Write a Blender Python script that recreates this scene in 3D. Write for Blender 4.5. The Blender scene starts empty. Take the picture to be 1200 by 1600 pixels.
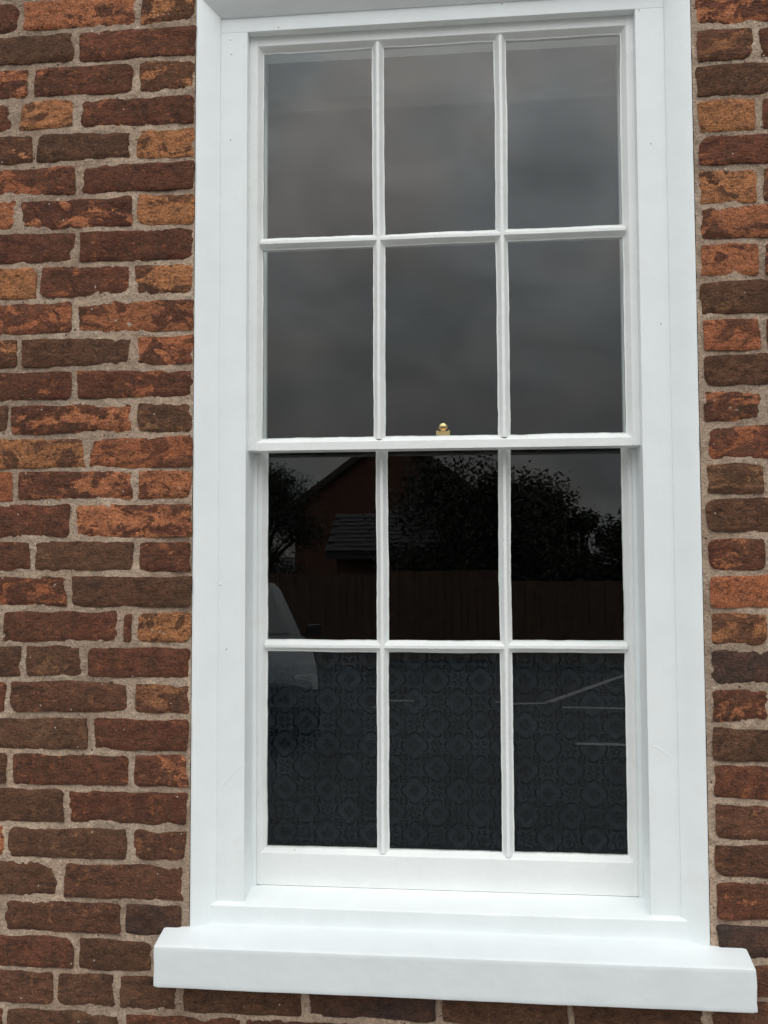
import bpy, bmesh, math, random
import numpy as np
from mathutils import Vector, Matrix, noise

rng = random.Random(7)
sc = bpy.context.scene
COL = sc.collection

# ------------------------------------------------------------------ camera
cam_d = bpy.data.cameras.new('camera')
cam = bpy.data.objects.new('camera', cam_d)
COL.objects.link(cam)
CAM = Vector((0.0435, -1.6761, 0.6789))
YAW, PITCH, ROLL = -0.0913, 0.0484, -0.0035
fw = Vector((math.sin(YAW) * math.cos(PITCH), math.cos(YAW) * math.cos(PITCH), math.sin(PITCH)))
rt0 = Vector((math.cos(YAW), -math.sin(YAW), 0))
up0 = rt0.cross(fw)
rt = rt0 * math.cos(ROLL) + up0 * math.sin(ROLL)
up = up0 * math.cos(ROLL) - rt0 * math.sin(ROLL)
m = Matrix((rt, up, -fw)).transposed().to_4x4()
m.translation = CAM
cam.matrix_world = m
cam_d.sensor_fit = 'VERTICAL'
cam_d.sensor_height = 24.0
cam_d.lens = 24.0 * 1350 / 1600
cam_d.clip_start = 0.02
cam_d.clip_end = 2000
sc.camera = cam

# ------------------------------------------------------------------ sky, sun, exposure
SUN_EL, SUN_AZ = math.radians(58), math.radians(164)      # azimuth from +Y, clockwise
world = bpy.data.worlds.new('World')
sc.world = world
world.use_nodes = True
wt = world.node_tree
wt.nodes.clear()
def wn(t, **k):
    n = wt.nodes.new(t)
    for a, b in k.items():
        setattr(n, a, b)
    return n
out = wn('ShaderNodeOutputWorld')
bg = wn('ShaderNodeBackground')
bg.inputs['Strength'].default_value = 0.1
sky = wn('ShaderNodeTexSky', sky_type='NISHITA', sun_disc=False, sun_elevation=SUN_EL,
         sun_rotation=SUN_AZ, air_density=1.0, dust_density=3.0)
tc = wn('ShaderNodeTexCoord')
sep = wn('ShaderNodeSeparateXYZ')
wt.links.new(tc.outputs['Generated'], sep.inputs[0])
# a full overcast: the cloud deck is dim and thick low down and bright overhead, the same all the way round
ramp = wn('ShaderNodeValToRGB')
cr = ramp.color_ramp
cr.interpolation = 'B_SPLINE'
stops = [(0.0, .060), (.06, .060), (.14, .062), (.24, .080), (.36, .130), (.50, .215), (.72, .225), (1.0, .150)]
cr.elements[0].position, cr.elements[0].color = stops[0][0], (stops[0][1] * 3,) * 3 + (1,)
cr.elements[1].position, cr.elements[1].color = stops[-1][0], (stops[-1][1] * 3,) * 3 + (1,)
for p, v in stops[1:-1]:
    e = cr.elements.new(p)
    e.color = (v * 3, v * 3, v * 3, 1)
wt.links.new(sep.outputs['Z'], ramp.inputs[0])
mp = wn('ShaderNodeMapping')
mp.inputs['Scale'].default_value = (4.6, 4.6, 7.5)
mp.inputs['Location'].default_value = (17.2, 8.6, 4.8)
wt.links.new(tc.outputs['Generated'], mp.inputs[0])
cn = wn('ShaderNodeTexNoise')
cn.inputs['Scale'].default_value = 1.6
cn.inputs['Detail'].default_value = 7
cn.inputs['Roughness'].default_value = .52
cn.inputs['Distortion'].default_value = .4
wt.links.new(mp.outputs[0], cn.inputs['Vector'])
cr2 = wn('ShaderNodeMapRange')
cr2.inputs['From Min'].default_value = .30
cr2.inputs['From Max'].default_value = .70
cr2.inputs['To Min'].default_value = .74
cr2.inputs['To Max'].default_value = 1.26
wt.links.new(cn.outputs['Fac'], cr2.inputs[0])
tint = wn('ShaderNodeMix', data_type='RGBA')
tint.inputs['A'].default_value = (.94, 1.0, 1.04, 1)
tint.inputs['B'].default_value = (1.04, 1.0, .96, 1)
cn2 = wn('ShaderNodeTexNoise')
cn2.inputs['Scale'].default_value = 1.1
cn2.inputs['Detail'].default_value = 3
wt.links.new(mp.outputs[0], cn2.inputs['Vector'])
t2 = wn('ShaderNodeMapRange')
t2.inputs['From Min'].default_value = .40
t2.inputs['From Max'].default_value = .60
wt.links.new(cn2.outputs['Fac'], t2.inputs[0])
wt.links.new(t2.outputs[0], tint.inputs['Factor'])
def vmul(a, b):
    n = wn('ShaderNodeVectorMath', operation='MULTIPLY')
    wt.links.new(a, n.inputs[0])
    if hasattr(b, 'is_linked'):
        wt.links.new(b, n.inputs[1])
    else:
        n.inputs[1].default_value = b
    return n.outputs[0]
cloud = vmul(ramp.outputs[0], cr2.outputs[0])
cloud = vmul(cloud, tint.outputs['Result'])
cloud = vmul(cloud, (30.0, 30.0, 30.0))
mixs = wn('ShaderNodeMix', data_type='RGBA')
mixs.inputs['Factor'].default_value = .95
wt.links.new(sky.outputs[0], mixs.inputs['A'])
wt.links.new(cloud, mixs.inputs['B'])
wt.links.new(mixs.outputs['Result'], bg.inputs[0])
wt.links.new(bg.outputs[0], out.inputs[0])

sun_d = bpy.data.lights.new('sun', 'SUN')
sun_d.energy = 0.5
sun_d.angle = math.radians(40)
sun_d.color = (1.0, .97, .93)
sun = bpy.data.objects.new('sun', sun_d)
COL.objects.link(sun)
sd = Vector((math.sin(SUN_AZ) * math.cos(SUN_EL), math.cos(SUN_AZ) * math.cos(SUN_EL), math.sin(SUN_EL)))
sun.rotation_euler = (-sd).to_track_quat('-Z', 'Y').to_euler()
sun.location = sd * 20

sc.view_settings.view_transform = 'Standard'
sc.view_settings.look = 'None'
sc.view_settings.exposure = 0.06
sc.view_settings.gamma = 1.0
sc.view_settings.use_curve_mapping = False
sc.cycles.use_adaptive_sampling = False
sc.cycles.max_bounces = 8
sc.cycles.transparent_max_bounces = 12
sc.cycles.caustics_reflective = False
sc.cycles.caustics_refractive = False

# ------------------------------------------------------------------ node helpers
class V:
    """a socket (or number) with arithmetic that writes Math nodes"""
    def __init__(s, nt, x):
        s.nt, s.x = nt, x
    def op(s, o, b=None, c=None):
        n = s.nt.nodes.new('ShaderNodeMath')
        n.operation = o
        for i, v in enumerate((s, b, c)):
            if v is None:
                continue
            v = v.x if isinstance(v, V) else v
            if isinstance(v, (int, float)):
                n.inputs[i].default_value = v
            else:
                s.nt.links.new(v, n.inputs[i])
        return V(s.nt, n.outputs[0])
    def __add__(s, b): return s.op('ADD', b)
    def __sub__(s, b): return s.op('SUBTRACT', b)
    def __mul__(s, b): return s.op('MULTIPLY', b)
    def __truediv__(s, b): return s.op('DIVIDE', b)
    def abs(s): return s.op('ABSOLUTE')
    def lt(s, b): return s.op('LESS_THAN', b)
    def gt(s, b): return s.op('GREATER_THAN', b)
    def mx(s, b): return s.op('MAXIMUM', b)
    def mn(s, b): return s.op('MINIMUM', b)

class Mat:
    def __init__(s, name):
        s.m = bpy.data.materials.new(name)
        s.m.use_nodes = True
        s.nt = s.m.node_tree
        s.p = s.nt.nodes['Principled BSDF']
        s.out = s.nt.nodes['Material Output']
        s.pos = s.nt.nodes.new('ShaderNodeNewGeometry').outputs['Position']
    def node(s, t, **k):
        n = s.nt.nodes.new(t)
        for a, b in k.items():
            setattr(n, a, b)
        return n
    def link(s, a, b):
        s.nt.links.new(a.x if isinstance(a, V) else a, b)
    def scaled(s, v, sx, sy, sz):
        n = s.node('ShaderNodeVectorMath', operation='MULTIPLY')
        s.link(v, n.inputs[0])
        n.inputs[1].default_value = (sx, sy, sz)
        return n.outputs[0]
    def noise(s, scale, detail=4, rough=.55, dist=0, vec=None, w=None):
        n = s.node('ShaderNodeTexNoise')
        if w is not None:
            n.noise_dimensions = '4D'
            s.link(w, n.inputs['W'])
        n.inputs['Scale'].default_value = scale
        n.inputs['Detail'].default_value = detail
        n.inputs['Roughness'].default_value = rough
        n.inputs['Distortion'].default_value = dist
        s.link(vec if vec is not None else s.pos, n.inputs['Vector'])
        return V(s.nt, n.outputs['Fac'])
    def rng(s, v, a, b, c=0., d=1., smooth=False):
        n = s.node('ShaderNodeMapRange')
        if smooth:
            n.interpolation_type = 'SMOOTHSTEP'
        s.link(v, n.inputs[0])
        for i, q in zip((1, 2, 3, 4), (a, b, c, d)):
            if isinstance(q, V):
                s.link(q, n.inputs[i])
            else:
                n.inputs[i].default_value = q
        return V(s.nt, n.outputs[0])
    def mix(s, f, a, b):
        n = s.node('ShaderNodeMix', data_type='RGBA')
        for q, key in ((f, 'Factor'), (a, 'A'), (b, 'B')):
            i = n.inputs[key]
            if isinstance(q, (V, bpy.types.NodeSocket)):
                s.link(q, i)
            elif key == 'Factor':
                i.default_value = q
            else:
                i.default_value = (*q, 1)
        return n.outputs['Result']
    def gain(s, col, v):
        n = s.node('ShaderNodeVectorMath', operation='SCALE')
        if isinstance(col, tuple):
            n.inputs[0].default_value = col
        else:
            s.link(col, n.inputs[0])
        s.link(v, n.inputs['Scale'])
        return n.outputs[0]
    def bump(s, h, strength, dist=.01, normal=None):
        n = s.node('ShaderNodeBump')
        n.inputs['Strength'].default_value = strength
        n.inputs['Distance'].default_value = dist
        s.link(h, n.inputs['Height'])
        if normal is not None:
            s.link(normal, n.inputs['Normal'])
        return n.outputs[0]
    def col(s, c): 
        if isinstance(c, tuple): s.p.inputs['Base Color'].default_value = (*c, 1)
        else: s.link(c, s.p.inputs['Base Color'])
        return s
    def rough(s, v):
        if isinstance(v, (int, float)): s.p.inputs['Roughness'].default_value = v
        else: s.link(v, s.p.inputs['Roughness'])
        return s
    def nrm(s, n):
        s.link(n, s.p.inputs['Normal'])
        return s

# ------------------------------------------------------------------ materials
def mat_brick():
    M = Mat('brick')
    a = M.node('ShaderNodeAttribute', attribute_name='tint')
    b = M.node('ShaderNodeAttribute', attribute_name='flake')
    seed = V(M.nt, b.outputs['Alpha']) * 60.0
    amt = V(M.nt, a.outputs['Alpha'])
    st = M.scaled(M.pos, 1, 1, 1.7)
    n1 = M.noise(17, 7, .62, .9, st, seed)
    n2 = M.noise(150, 5, .65, .3, None, seed)
    n3 = M.noise(42, 5, .6, .6, st, seed)
    thr = (V(M.nt, .70) - amt * .42)
    mask = M.rng(n1 + (n2 - .5) * .22, thr - .018, thr + .03)
    spk = M.rng(n2 * .6 + n3 * .4, .50, .58)
    mask = mask * (V(M.nt, 1.) - spk * .75)
    low = M.noise(9, 4, .6, .6, None, seed)
    base = M.mix(M.rng(low, .38, .62, 0, .8), a.outputs['Color'], (.125, .056, .032))
    base = M.gain(base, M.rng(n3, .28, .72, .62, 1.42))
    soot = M.rng(M.noise(26, 6, .68, .5, None, seed), .50, .68, 0, .62)
    base = M.mix(soot, base, (.056, .034, .023))
    base = M.mix(M.rng(M.noise(75, 5, .7, .3, None, seed), .56, .70, 0, .55), base, b.outputs['Color'])
    fl = M.gain(b.outputs['Color'], M.rng(n2, .32, .68, .50, 1.30))
    c = M.mix(mask, base, fl)
    n4 = M.noise(85, 6, .7, .5, st, seed)
    fk = M.rng(n4 + (n1 - .5) * .35, .60, .66) * M.rng(amt, 0., .5, .40, .9)
    c = M.mix(fk, c, M.gain(b.outputs['Color'], M.rng(n3, .3, .7, .85, 1.35)))
    pit = M.rng(M.noise(210, 4, .65, .2, None, seed), .60, .68) * .7
    c = M.mix(pit, c, (.030, .019, .013))
    fine = M.noise(520, 3, .7)
    c = M.gain(c, M.rng(fine, .34, .66, .55, 1.50))
    crk = (M.noise(20, 5, .6, 1.6, M.scaled(M.pos, 1, 1, 2.0), seed) - .5).abs()
    c = M.mix(M.rng(crk, .004, .014, .75, 0), c, (.022, .014, .010))
    vor = M.node('ShaderNodeTexVoronoi')
    vor.inputs['Scale'].default_value = 130
    M.link(M.pos, vor.inputs['Vector'])
    sp = M.node('ShaderNodeSeparateColor')
    M.link(vor.outputs['Color'], sp.inputs[0])
    dot = V(M.nt, vor.outputs['Distance']).lt(.22) * V(M.nt, sp.outputs[0]).gt(.988)
    c = M.mix(dot, c, (.52, .46, .38))
    M.col(c).rough(.92)
    M.p.inputs['Specular IOR Level'].default_value = .25
    cr_ = M.scaled(M.pos, 1, 1, 2.2)
    fold = (M.noise(24, 6, .6, 1.2, cr_, seed) - .5).abs()
    fold = M.rng(fold, 0, .05)
    h = fold * .16 + n2 * .75 + n3 * .55 + fine * .38 + mask * -.14
    M.nrm(M.bump(h, 1.0, .0068))
    return M.m

def mat_mortar():
    M = Mat('mortar')
    n1 = M.noise(9, 5, .6)
    n2 = M.noise(260, 4, .7)
    n3 = M.noise(60, 5, .65)
    c = M.mix(M.rng(n1, .35, .65), (.48, .345, .25), (.55, .42, .315))
    c = M.gain(c, M.rng(n3, .3, .7, .76, 1.2))
    c = M.gain(c, M.rng(M.noise(3.2, 4, .6), .32, .68, .72, 1.16))
    c = M.mix(M.rng(M.noise(13, 6, .65), .58, .72, 0, .5), c, (.25, .175, .125))
    c = M.gain(c, M.rng(n2, .3, .7, .62, 1.34))
    for scale, lim, thr, colr in ((110, .22, .965, (.06, .045, .04)), (120, .25, .965, (.66, .58, .47)), (210, .27, .95, (.22, .11, .07)), (230, .3, .93, (.10, .08, .07))):
        vor = M.node('ShaderNodeTexVoronoi')
        vor.inputs['Scale'].default_value = scale
        M.link(M.pos, vor.inputs['Vector'])
        sp = M.node('ShaderNodeSeparateColor')
        M.link(vor.outputs['Color'], sp.inputs[0])
        c = M.mix(V(M.nt, vor.outputs['Distance']).lt(lim) * V(M.nt, sp.outputs[0]).gt(thr), c, colr)
    M.col(c).rough(.95)
    M.p.inputs['Specular IOR Level'].default_value = .2
    M.nrm(M.bump(n2 * .7 + n3 * 1.0, 1.0, .007))
    return M.m

def mat_paint(name='white_gloss_paint', colr=(.815, .855, .857), rough=.36, brush=.10, lumps=.2, grime=.25):
    M = Mat(name)
    n1 = M.noise(55, 4, .55)
    n2 = M.noise(14, 3, .5)
    st = M.noise(40, 4, .6, .3, M.scaled(M.pos, 3.5, 3.5, .5))
    dirt = M.rng(M.noise(7, 6, .65), .60, .80) * grime
    c = M.mix(dirt, M.gain(colr, M.rng(n2, .3, .7, .97, 1.02)), (.52, .49, .43))
    vor = M.node('ShaderNodeTexVoronoi')
    vor.inputs['Scale'].default_value = 38
    M.link(M.pos, vor.inputs['Vector'])
    sp = M.node('ShaderNodeSeparateColor')
    M.link(vor.outputs['Color'], sp.inputs[0])
    c = M.mix(V(M.nt, vor.outputs['Distance']).lt(.05) * V(M.nt, sp.outputs[1]).gt(.985), c, (.20, .19, .18))
    M.col(c).rough(M.rng(n1, .3, .7, rough - .06, rough + .1))
    M.nrm(M.bump(n1 * lumps + n2 * lumps + st * brush, .6, .004))
    return M.m

def mat_simple(name, colr, rough=.8, var=.2, scale=20, bump=0., metal=0.):
    M = Mat(name)
    n = M.noise(scale, 5, .6)
    M.col(M.gain(colr, M.rng(n, .3, .7, 1 - var, 1 + var))).rough(rough)
    M.p.inputs['Metallic'].default_value = metal
    if bump:
        M.nrm(M.bump(n, bump, .01))
    return M.m

def mat_mastic():
    M = Mat('brown_mastic')
    n, k = M.noise(120, 5, .65), M.noise(190, 4, .7)
    c = M.gain((.13, .092, .070), M.rng(n, .3, .7, .6, 1.35))
    c = M.mix(M.rng(k, .62, .66, 0, .85), c, (.68, .68, .66))      # stray flicks of frame paint
    M.col(c).rough(.85).nrm(M.bump(n, .7, .006))
    return M.m

def mat_glass(name='window_glass'):
    M = Mat(name)
    M.nt.nodes.remove(M.p)
    # reflectance of one air-glass face by Schlick, the same for either side of the thin pane
    g = M.node('ShaderNodeNewGeometry')
    dt = M.node('ShaderNodeVectorMath', operation='DOT_PRODUCT')
    M.link(g.outputs['Incoming'], dt.inputs[0])
    M.link(g.outputs['Normal'], dt.inputs[1])
    ca = V(M.nt, dt.outputs['Value']).abs()
    fr = (V(M.nt, 1.) - ca).op('POWER', 5.) * .957 + .043
    tr = M.node('ShaderNodeBsdfTransparent')
    tr.inputs[0].default_value = (.95, .965, .955, 1)
    gl = M.node('ShaderNodeBsdfGlossy')
    gl.inputs['Roughness'].default_value = 0.0
    gl.inputs['Color'].default_value = (1, 1, 1, 1)
    mx = M.node('ShaderNodeMixShader')
    M.link(fr, mx.inputs[0])
    M.link(tr.outputs[0], mx.inputs[1])
    M.link(gl.outputs[0], mx.inputs[2])
    M.link(mx.outputs[0], M.out.inputs[0])
    return M.m

def mat_film():
    """frosted privacy film with a clear printed tile pattern: quatrefoils, leaf stars and small square keys"""
    M = Mat('patterned_frosted_film')
    M.nt.nodes.remove(M.p)
    s = M.node('ShaderNodeSeparateXYZ')
    M.link(M.pos, s.inputs[0])
    A = .0443
    qx = V(M.nt, s.outputs[0]) / A + 100.30
    qz = V(M.nt, s.outputs[2]) / A + 100.42
    ix, iz = qx.op('ROUND'), qz.op('ROUND')
    lx, lz = (qx - ix).abs(), (qz - iz).abs()
    odd = ((ix + iz) * .5).op('FRACT').gt(.25)
    even = V(M.nt, 1.) - odd
    hi, lo = lx.mx(lz), lx.mn(lz)
    # quatrefoil outline; in a star cell it is the neighbour flower that reaches in
    px0 = hi * even + (V(M.nt, 1.) - hi) * odd
    px, pz = px0.mx(lo), px0.mn(lo)
    d = ((px - .31).op('POWER', 2.) + pz.op('POWER', 2.)).op('SQRT')
    ring = (d - .290).abs().lt(.040) * px.gt(.25) * pz.lt(.255)
    r = (px * px + pz * pz).op('SQRT')
    th = pz.op('ARCTAN2', px)
    eye = (r - .075).abs().lt(.020)
    pet = r.gt(.125) * r.lt(.27) * (th * r).lt(.026)
    pet = pet.mx(r.gt(.14) * r.lt(.25) * ((th - .45).abs() * r).lt(.022))
    # leaf star in the other cells
    rs = (hi * hi + lo * lo).op('SQRT')
    ts = lo.op('ARCTAN2', hi)
    leaf = rs.gt(.14) * rs.lt(.31) * ((ts - .47).abs() * rs).lt(.034) * odd
    leaf = leaf.mx(rs.lt(.045) * odd)
    # square keys at the cell corners
    cx, cz = V(M.nt, .5) - lx, V(M.nt, .5) - lz
    ch = cx.mx(cz)
    key = (ch - .135).abs().lt(.034) * (V(M.nt, 1.) - (cx.lt(.05) * even))
    key = key.mx(ch.lt(.045))
    pat = ring.mx(eye).mx(pet).mx(leaf).mx(key)
    wear = M.rng(M.noise(11, 4, .6), .3, .7, .6, 1.1)
    frost = (V(M.nt, 1.) - pat * .92) * wear * .092
    tr = M.node('ShaderNodeBsdfTransparent')
    df = M.node('ShaderNodeBsdfDiffuse')
    df.inputs[0].default_value = (.245, .305, .375, 1)
    mx = M.node('ShaderNodeMixShader')
    M.link(frost, mx.inputs[0])
    M.link(tr.outputs[0], mx.inputs[1])
    M.link(df.outputs[0], mx.inputs[2])
    M.link(mx.outputs[0], M.out.inputs[0])
    return M.m

def mat_asphalt():
    M = Mat('asphalt')
    n1, n2 = M.noise(.6, 4), M.noise(120, 3, .7)
    c = M.gain((.024, .0230, .022), M.rng(n1, .3, .7, .75, 1.25))
    c = M.gain(c, M.rng(n2, .3, .7, .7, 1.3))
    M.col(c).rough(.9).nrm(M.bump(n2, .6, .004))
    return M.m

def mat_leaf(name, colr):
    M = Mat(name)
    n = M.noise(3, 3)
    M.col(M.gain(colr, M.rng(n, .3, .7, .6, 1.4))).rough(.6)
    return M.m

MT = dict(
    brick=mat_brick(), mortar=mat_mortar(), paint=mat_paint(),
    sash=mat_paint('white_sash_paint', (.825, .845, .83), .34, .12, .5, .45),
    sill=mat_paint('white_masonry_paint', (.70, .74, .75), .5, .05, .25, .2),
    glass=mat_glass(), film=mat_film(), asphalt=mat_asphalt(),
    mastic=mat_mastic(),
    concrete=mat_simple('concrete', (.36, .35, .33), .9, .15, 3),
    line=mat_simple('line_paint', (.34, .34, .33), .7, .2, 30),
    brass=mat_simple('brass', (.86, .62, .26), .16, .06, 60, 0, 1.0),
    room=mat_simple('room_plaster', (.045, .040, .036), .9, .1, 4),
    blind=mat_simple('blind_fabric', (.072, .080, .082), .9, .12, 60),
    blindbar=mat_simple('blind_bar', (.022, .018, .016), .5, .1, 30),
    fence=mat_simple('fence_timber', (.10, .062, .040), .85, .35, 8),
    house=mat_simple('far_brick', (.12, .055, .038), .9, .25, 6),
    slate=mat_simple('slate', (.013, .0132, .0155), .7, .3, 5),
    tile=mat_simple('roof_tile', (.10, .055, .042), .85, .25, 5),
    whitewood=mat_simple('white_timber', (.7, .7, .68), .5, .05, 10),
    bark=mat_simple('bark', (.06, .045, .035), .95, .35, 14, .6),
    leafA=mat_leaf('leaf_dark', (.018, .027, .013)), leafB=mat_leaf('leaf_mid', (.022, .035, .014)),
    car=mat_simple('car_paint', (.10, .118, .13), .3, .03, 2),
    darkglass=mat_simple('car_glass', (.10, .11, .12), .08, .05, 3),
    rubber=mat_simple('rubber', (.02, .02, .02), .85, .1, 20),
    alloy=mat_simple('alloy', (.45, .46, .47), .35, .05, 20, 0, .8),
    lamp=mat_simple('lamp_lens', (.62, .64, .66), .1, .05, 20),
    trim=mat_simple('black_trim', (.03, .03, .032), .5, .1, 20),
)

# ------------------------------------------------------------------ object helpers
def obj(name, mesh, mat=None, parent=None, loc=None):
    o = bpy.data.objects.new(name, mesh)
    COL.objects.link(o)
    if mat is not None and not mesh.materials:
        mesh.materials.append(mat)
    if loc is not None:
        o.location = loc
    if parent is not None:
        o.parent = parent
    return o
def empty(name, loc, label, cat, group=None):
    o = bpy.data.objects.new(name, None)
    o.empty_display_size = .1
    COL.objects.link(o)
    o.location = loc
    tag(o, label, cat, group)
    return o
def tag(o, label=None, cat=None, group=None, kind=None):
    for k, v in (('label', label), ('category', cat), ('group', group), ('kind', kind)):
        if v:
            o[k] = v
    return o
def mesh_of(name, verts, faces, smooth=False, sharp=None, fix=True):
    me = bpy.data.meshes.new(name)
    me.from_pydata([tuple(v) for v in verts], [], faces)
    if fix:
        bm = bmesh.new()
        bm.from_mesh(me)
        bmesh.ops.recalc_face_normals(bm, faces=bm.faces)
        bm.to_mesh(me)
        bm.free()
    if smooth:
        me.polygons.foreach_set('use_smooth', [True] * len(me.polygons))
        if sharp:
            me.set_sharp_from_angle(angle=math.radians(sharp))
    me.update()
    return me
def box_vf(x0, x1, y0, y1, z0, z1, base=0):
    v = [(x0, y0, z0), (x1, y0, z0), (x1, y1, z0), (x0, y1, z0), (x0, y0, z1), (x1, y0, z1), (x1, y1, z1), (x0, y1, z1)]
    f = [(0, 3, 2, 1), (4, 5, 6, 7), (0, 1, 5, 4), (1, 2, 6, 5), (2, 3, 7, 6), (3, 0, 4, 7)]
    return v, [tuple(i + base for i in q) for q in f]
class MB:
    def __init__(s): s.v, s.f = [], []
    def box(s, x0, x1, y0, y1, z0, z1):
        v, f = box_vf(x0, x1, y0, y1, z0, z1, len(s.v))
        s.v += v; s.f += f
        return s
    def poly(s, pts, faces):
        b = len(s.v)
        s.v += [tuple(p) for p in pts]
        s.f += [tuple(i + b for i in q) for q in faces]
        return s
    def prism(s, pts2, axis, a0, a1):
        """closed outline extruded along an axis; pts2 are the two other coordinates in order"""
        n = len(pts2)
        def P(p, a):
            return (a, p[0], p[1]) if axis == 'x' else (p[0], a, p[1]) if axis == 'y' else (p[0], p[1], a)
        s.poly([P(p, a0) for p in pts2] + [P(p, a1) for p in pts2],
               [tuple(range(n))[::-1], tuple(range(n, 2 * n))] + [(i, (i + 1) % n, n + (i + 1) % n, n + i) for i in range(n)])
        return s
    def tube(s, pts, rad, seg=8):
        b0 = len(s.v)
        for k, p in enumerate(pts):
            p = Vector(p)
            t = Vector(pts[min(k + 1, len(pts) - 1)]) - Vector(pts[max(k - 1, 0)])
            t.normalize()
            a = t.cross(Vector((0, 1, 0)) if abs(t.y) < .9 else Vector((1, 0, 0))).normalized()
            b = t.cross(a)
            for i in range(seg):
                w = 2 * math.pi * i / seg
                s.v.append(tuple(p + (a * math.cos(w) + b * math.sin(w)) * rad[k]))
        for k in range(len(pts) - 1):
            for i in range(seg):
                j = (i + 1) % seg
                s.f.append((b0 + k * seg + i, b0 + k * seg + j, b0 + (k + 1) * seg + j, b0 + (k + 1) * seg + i))
        s.f.append(tuple(range(b0, b0 + seg))[::-1])
        e = b0 + (len(pts) - 1) * seg
        s.f.append(tuple(range(e, e + seg)))
        return s
    def lathe(s, prof, seg=20, org=(0, 0, 0), axis='z'):
        b0 = len(s.v)
        for r, h in prof:
            for i in range(seg):
                w = 2 * math.pi * i / seg
                p = (r * math.cos(w), r * math.sin(w), h)
                if axis == 'x': p = (h, p[0], p[1])
                if axis == 'y': p = (p[0], h, p[1])
                s.v.append((org[0] + p[0], org[1] + p[1], org[2] + p[2]))
        for k in range(len(prof) - 1):
            for i in range(seg):
                j = (i + 1) % seg
                s.f.append((b0 + k * seg + i, b0 + k * seg + j, b0 + (k + 1) * seg + j, b0 + (k + 1) * seg + i))
        s.f.append(tuple(range(b0, b0 + seg))[::-1])
        e = b0 + (len(prof) - 1) * seg
        s.f.append(tuple(range(e, e + seg)))
        return s
    def build(s, name, mat, parent=None, smooth=False, sharp=35, loc=None):
        return obj(name, mesh_of(name, s.v, s.f, smooth, sharp), mat, parent, loc)
def fbm(x, y, z, oct=4):
    return noise.fractal(Vector((x, y, z)), 1.0, 2.0, oct)
def sstep(a, b, x):
    t = min(1, max(0, (x - a) / (b - a)))
    return t * t * (3 - 2 * t)

# ================================================================== GROUND AND ROOM
GZ = -1.17
gm = MB()
gm.poly([(-400, -700, GZ), (400, -700, GZ), (400, .4, GZ), (-400, .4, GZ)], [(0, 1, 2, 3)])
ground = gm.build('car_park', MT['asphalt'])
tag(ground, 'dark asphalt car park in front of the brick wall', 'car park', kind='structure')
pv = MB()  # unseen pale paving and kerb, added to bounce light up onto the undersides
pv.prism([(.03, GZ + .11), (-2.30, GZ + .11), (-2.30, GZ - .05), (.03, GZ - .05)], 'x', -60, 60)
bounce_pave = pv.build('bounce_paving', MT['concrete'])
tag(bounce_pave, 'unseen pale concrete paving added to bounce light up under the window mouldings', 'bounce_paving', kind='structure')
for k in range(16):
    MB().box(-7.3 + k * .915, -7.3 + k * .915 + .908, -2.43, -2.303, GZ - .05, GZ + .112).build('bounce_kerb', MT['concrete'], bounce_pave)
def line(p, q, w=.10):
    p, q = Vector((*p, 0)), Vector((*q, 0))
    n = (q - p).normalized().cross(Vector((0, 0, 1))) * (w / 2)
    z = Vector((0, 0, GZ + .004))
    me = mesh_of('painted_line', [p - n + z, q - n + z, q + n + z, p + n + z], [(0, 1, 2, 3)], fix=False)
    if me.polygons[0].normal.z < 0:
        me.flip_normals()
    obj('painted_line', me, MT['line'], ground)
line((.45, -8.85), (1.1, -8.98))
line((1.12, -9.05), (2.9, -12.2))
line((1.25, -8.7), (3.4, -8.62))
line((1.15, -6.72), (2.4, -6.70))
line((-2.3, -7.10), (-1.5, -7.66))
line((-2.3, -6.85), (-1.5, -7.45))
line((-1.0, -8.88), (-.55, -8.88))

# room behind the window: floor, ceiling, back and side walls, open to the window
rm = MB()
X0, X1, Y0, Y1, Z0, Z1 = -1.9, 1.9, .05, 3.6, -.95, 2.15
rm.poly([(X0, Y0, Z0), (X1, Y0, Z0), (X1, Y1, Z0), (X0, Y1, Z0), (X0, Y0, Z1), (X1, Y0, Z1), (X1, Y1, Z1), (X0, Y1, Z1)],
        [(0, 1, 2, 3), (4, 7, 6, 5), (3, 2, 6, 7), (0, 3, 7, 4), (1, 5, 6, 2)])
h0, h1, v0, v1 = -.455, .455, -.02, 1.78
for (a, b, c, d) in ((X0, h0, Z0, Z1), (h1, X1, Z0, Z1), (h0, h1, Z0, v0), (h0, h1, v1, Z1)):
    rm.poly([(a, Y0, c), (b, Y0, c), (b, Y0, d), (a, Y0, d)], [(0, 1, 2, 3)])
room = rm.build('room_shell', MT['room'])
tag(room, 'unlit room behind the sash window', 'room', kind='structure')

# ================================================================== BRICK WALL
wall = empty('brick_wall', (0, -.032, GZ), 'weathered red and brown brick wall with sandy mortar around the white window', 'wall')
YF = -.032
BEDS = [1.7463, 1.6765, 1.6070, 1.5377, 1.4692, 1.4028, 1.3322, 1.2625, 1.1905, 1.1182, 1.0507, .9833, .9168, .8481, .7829,
        .7093, .6414, .5720, .5041, .4341, .3656, .2956, .2263, .1533, .0866, .0119, -.0551, -.1232, -.1933]
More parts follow.
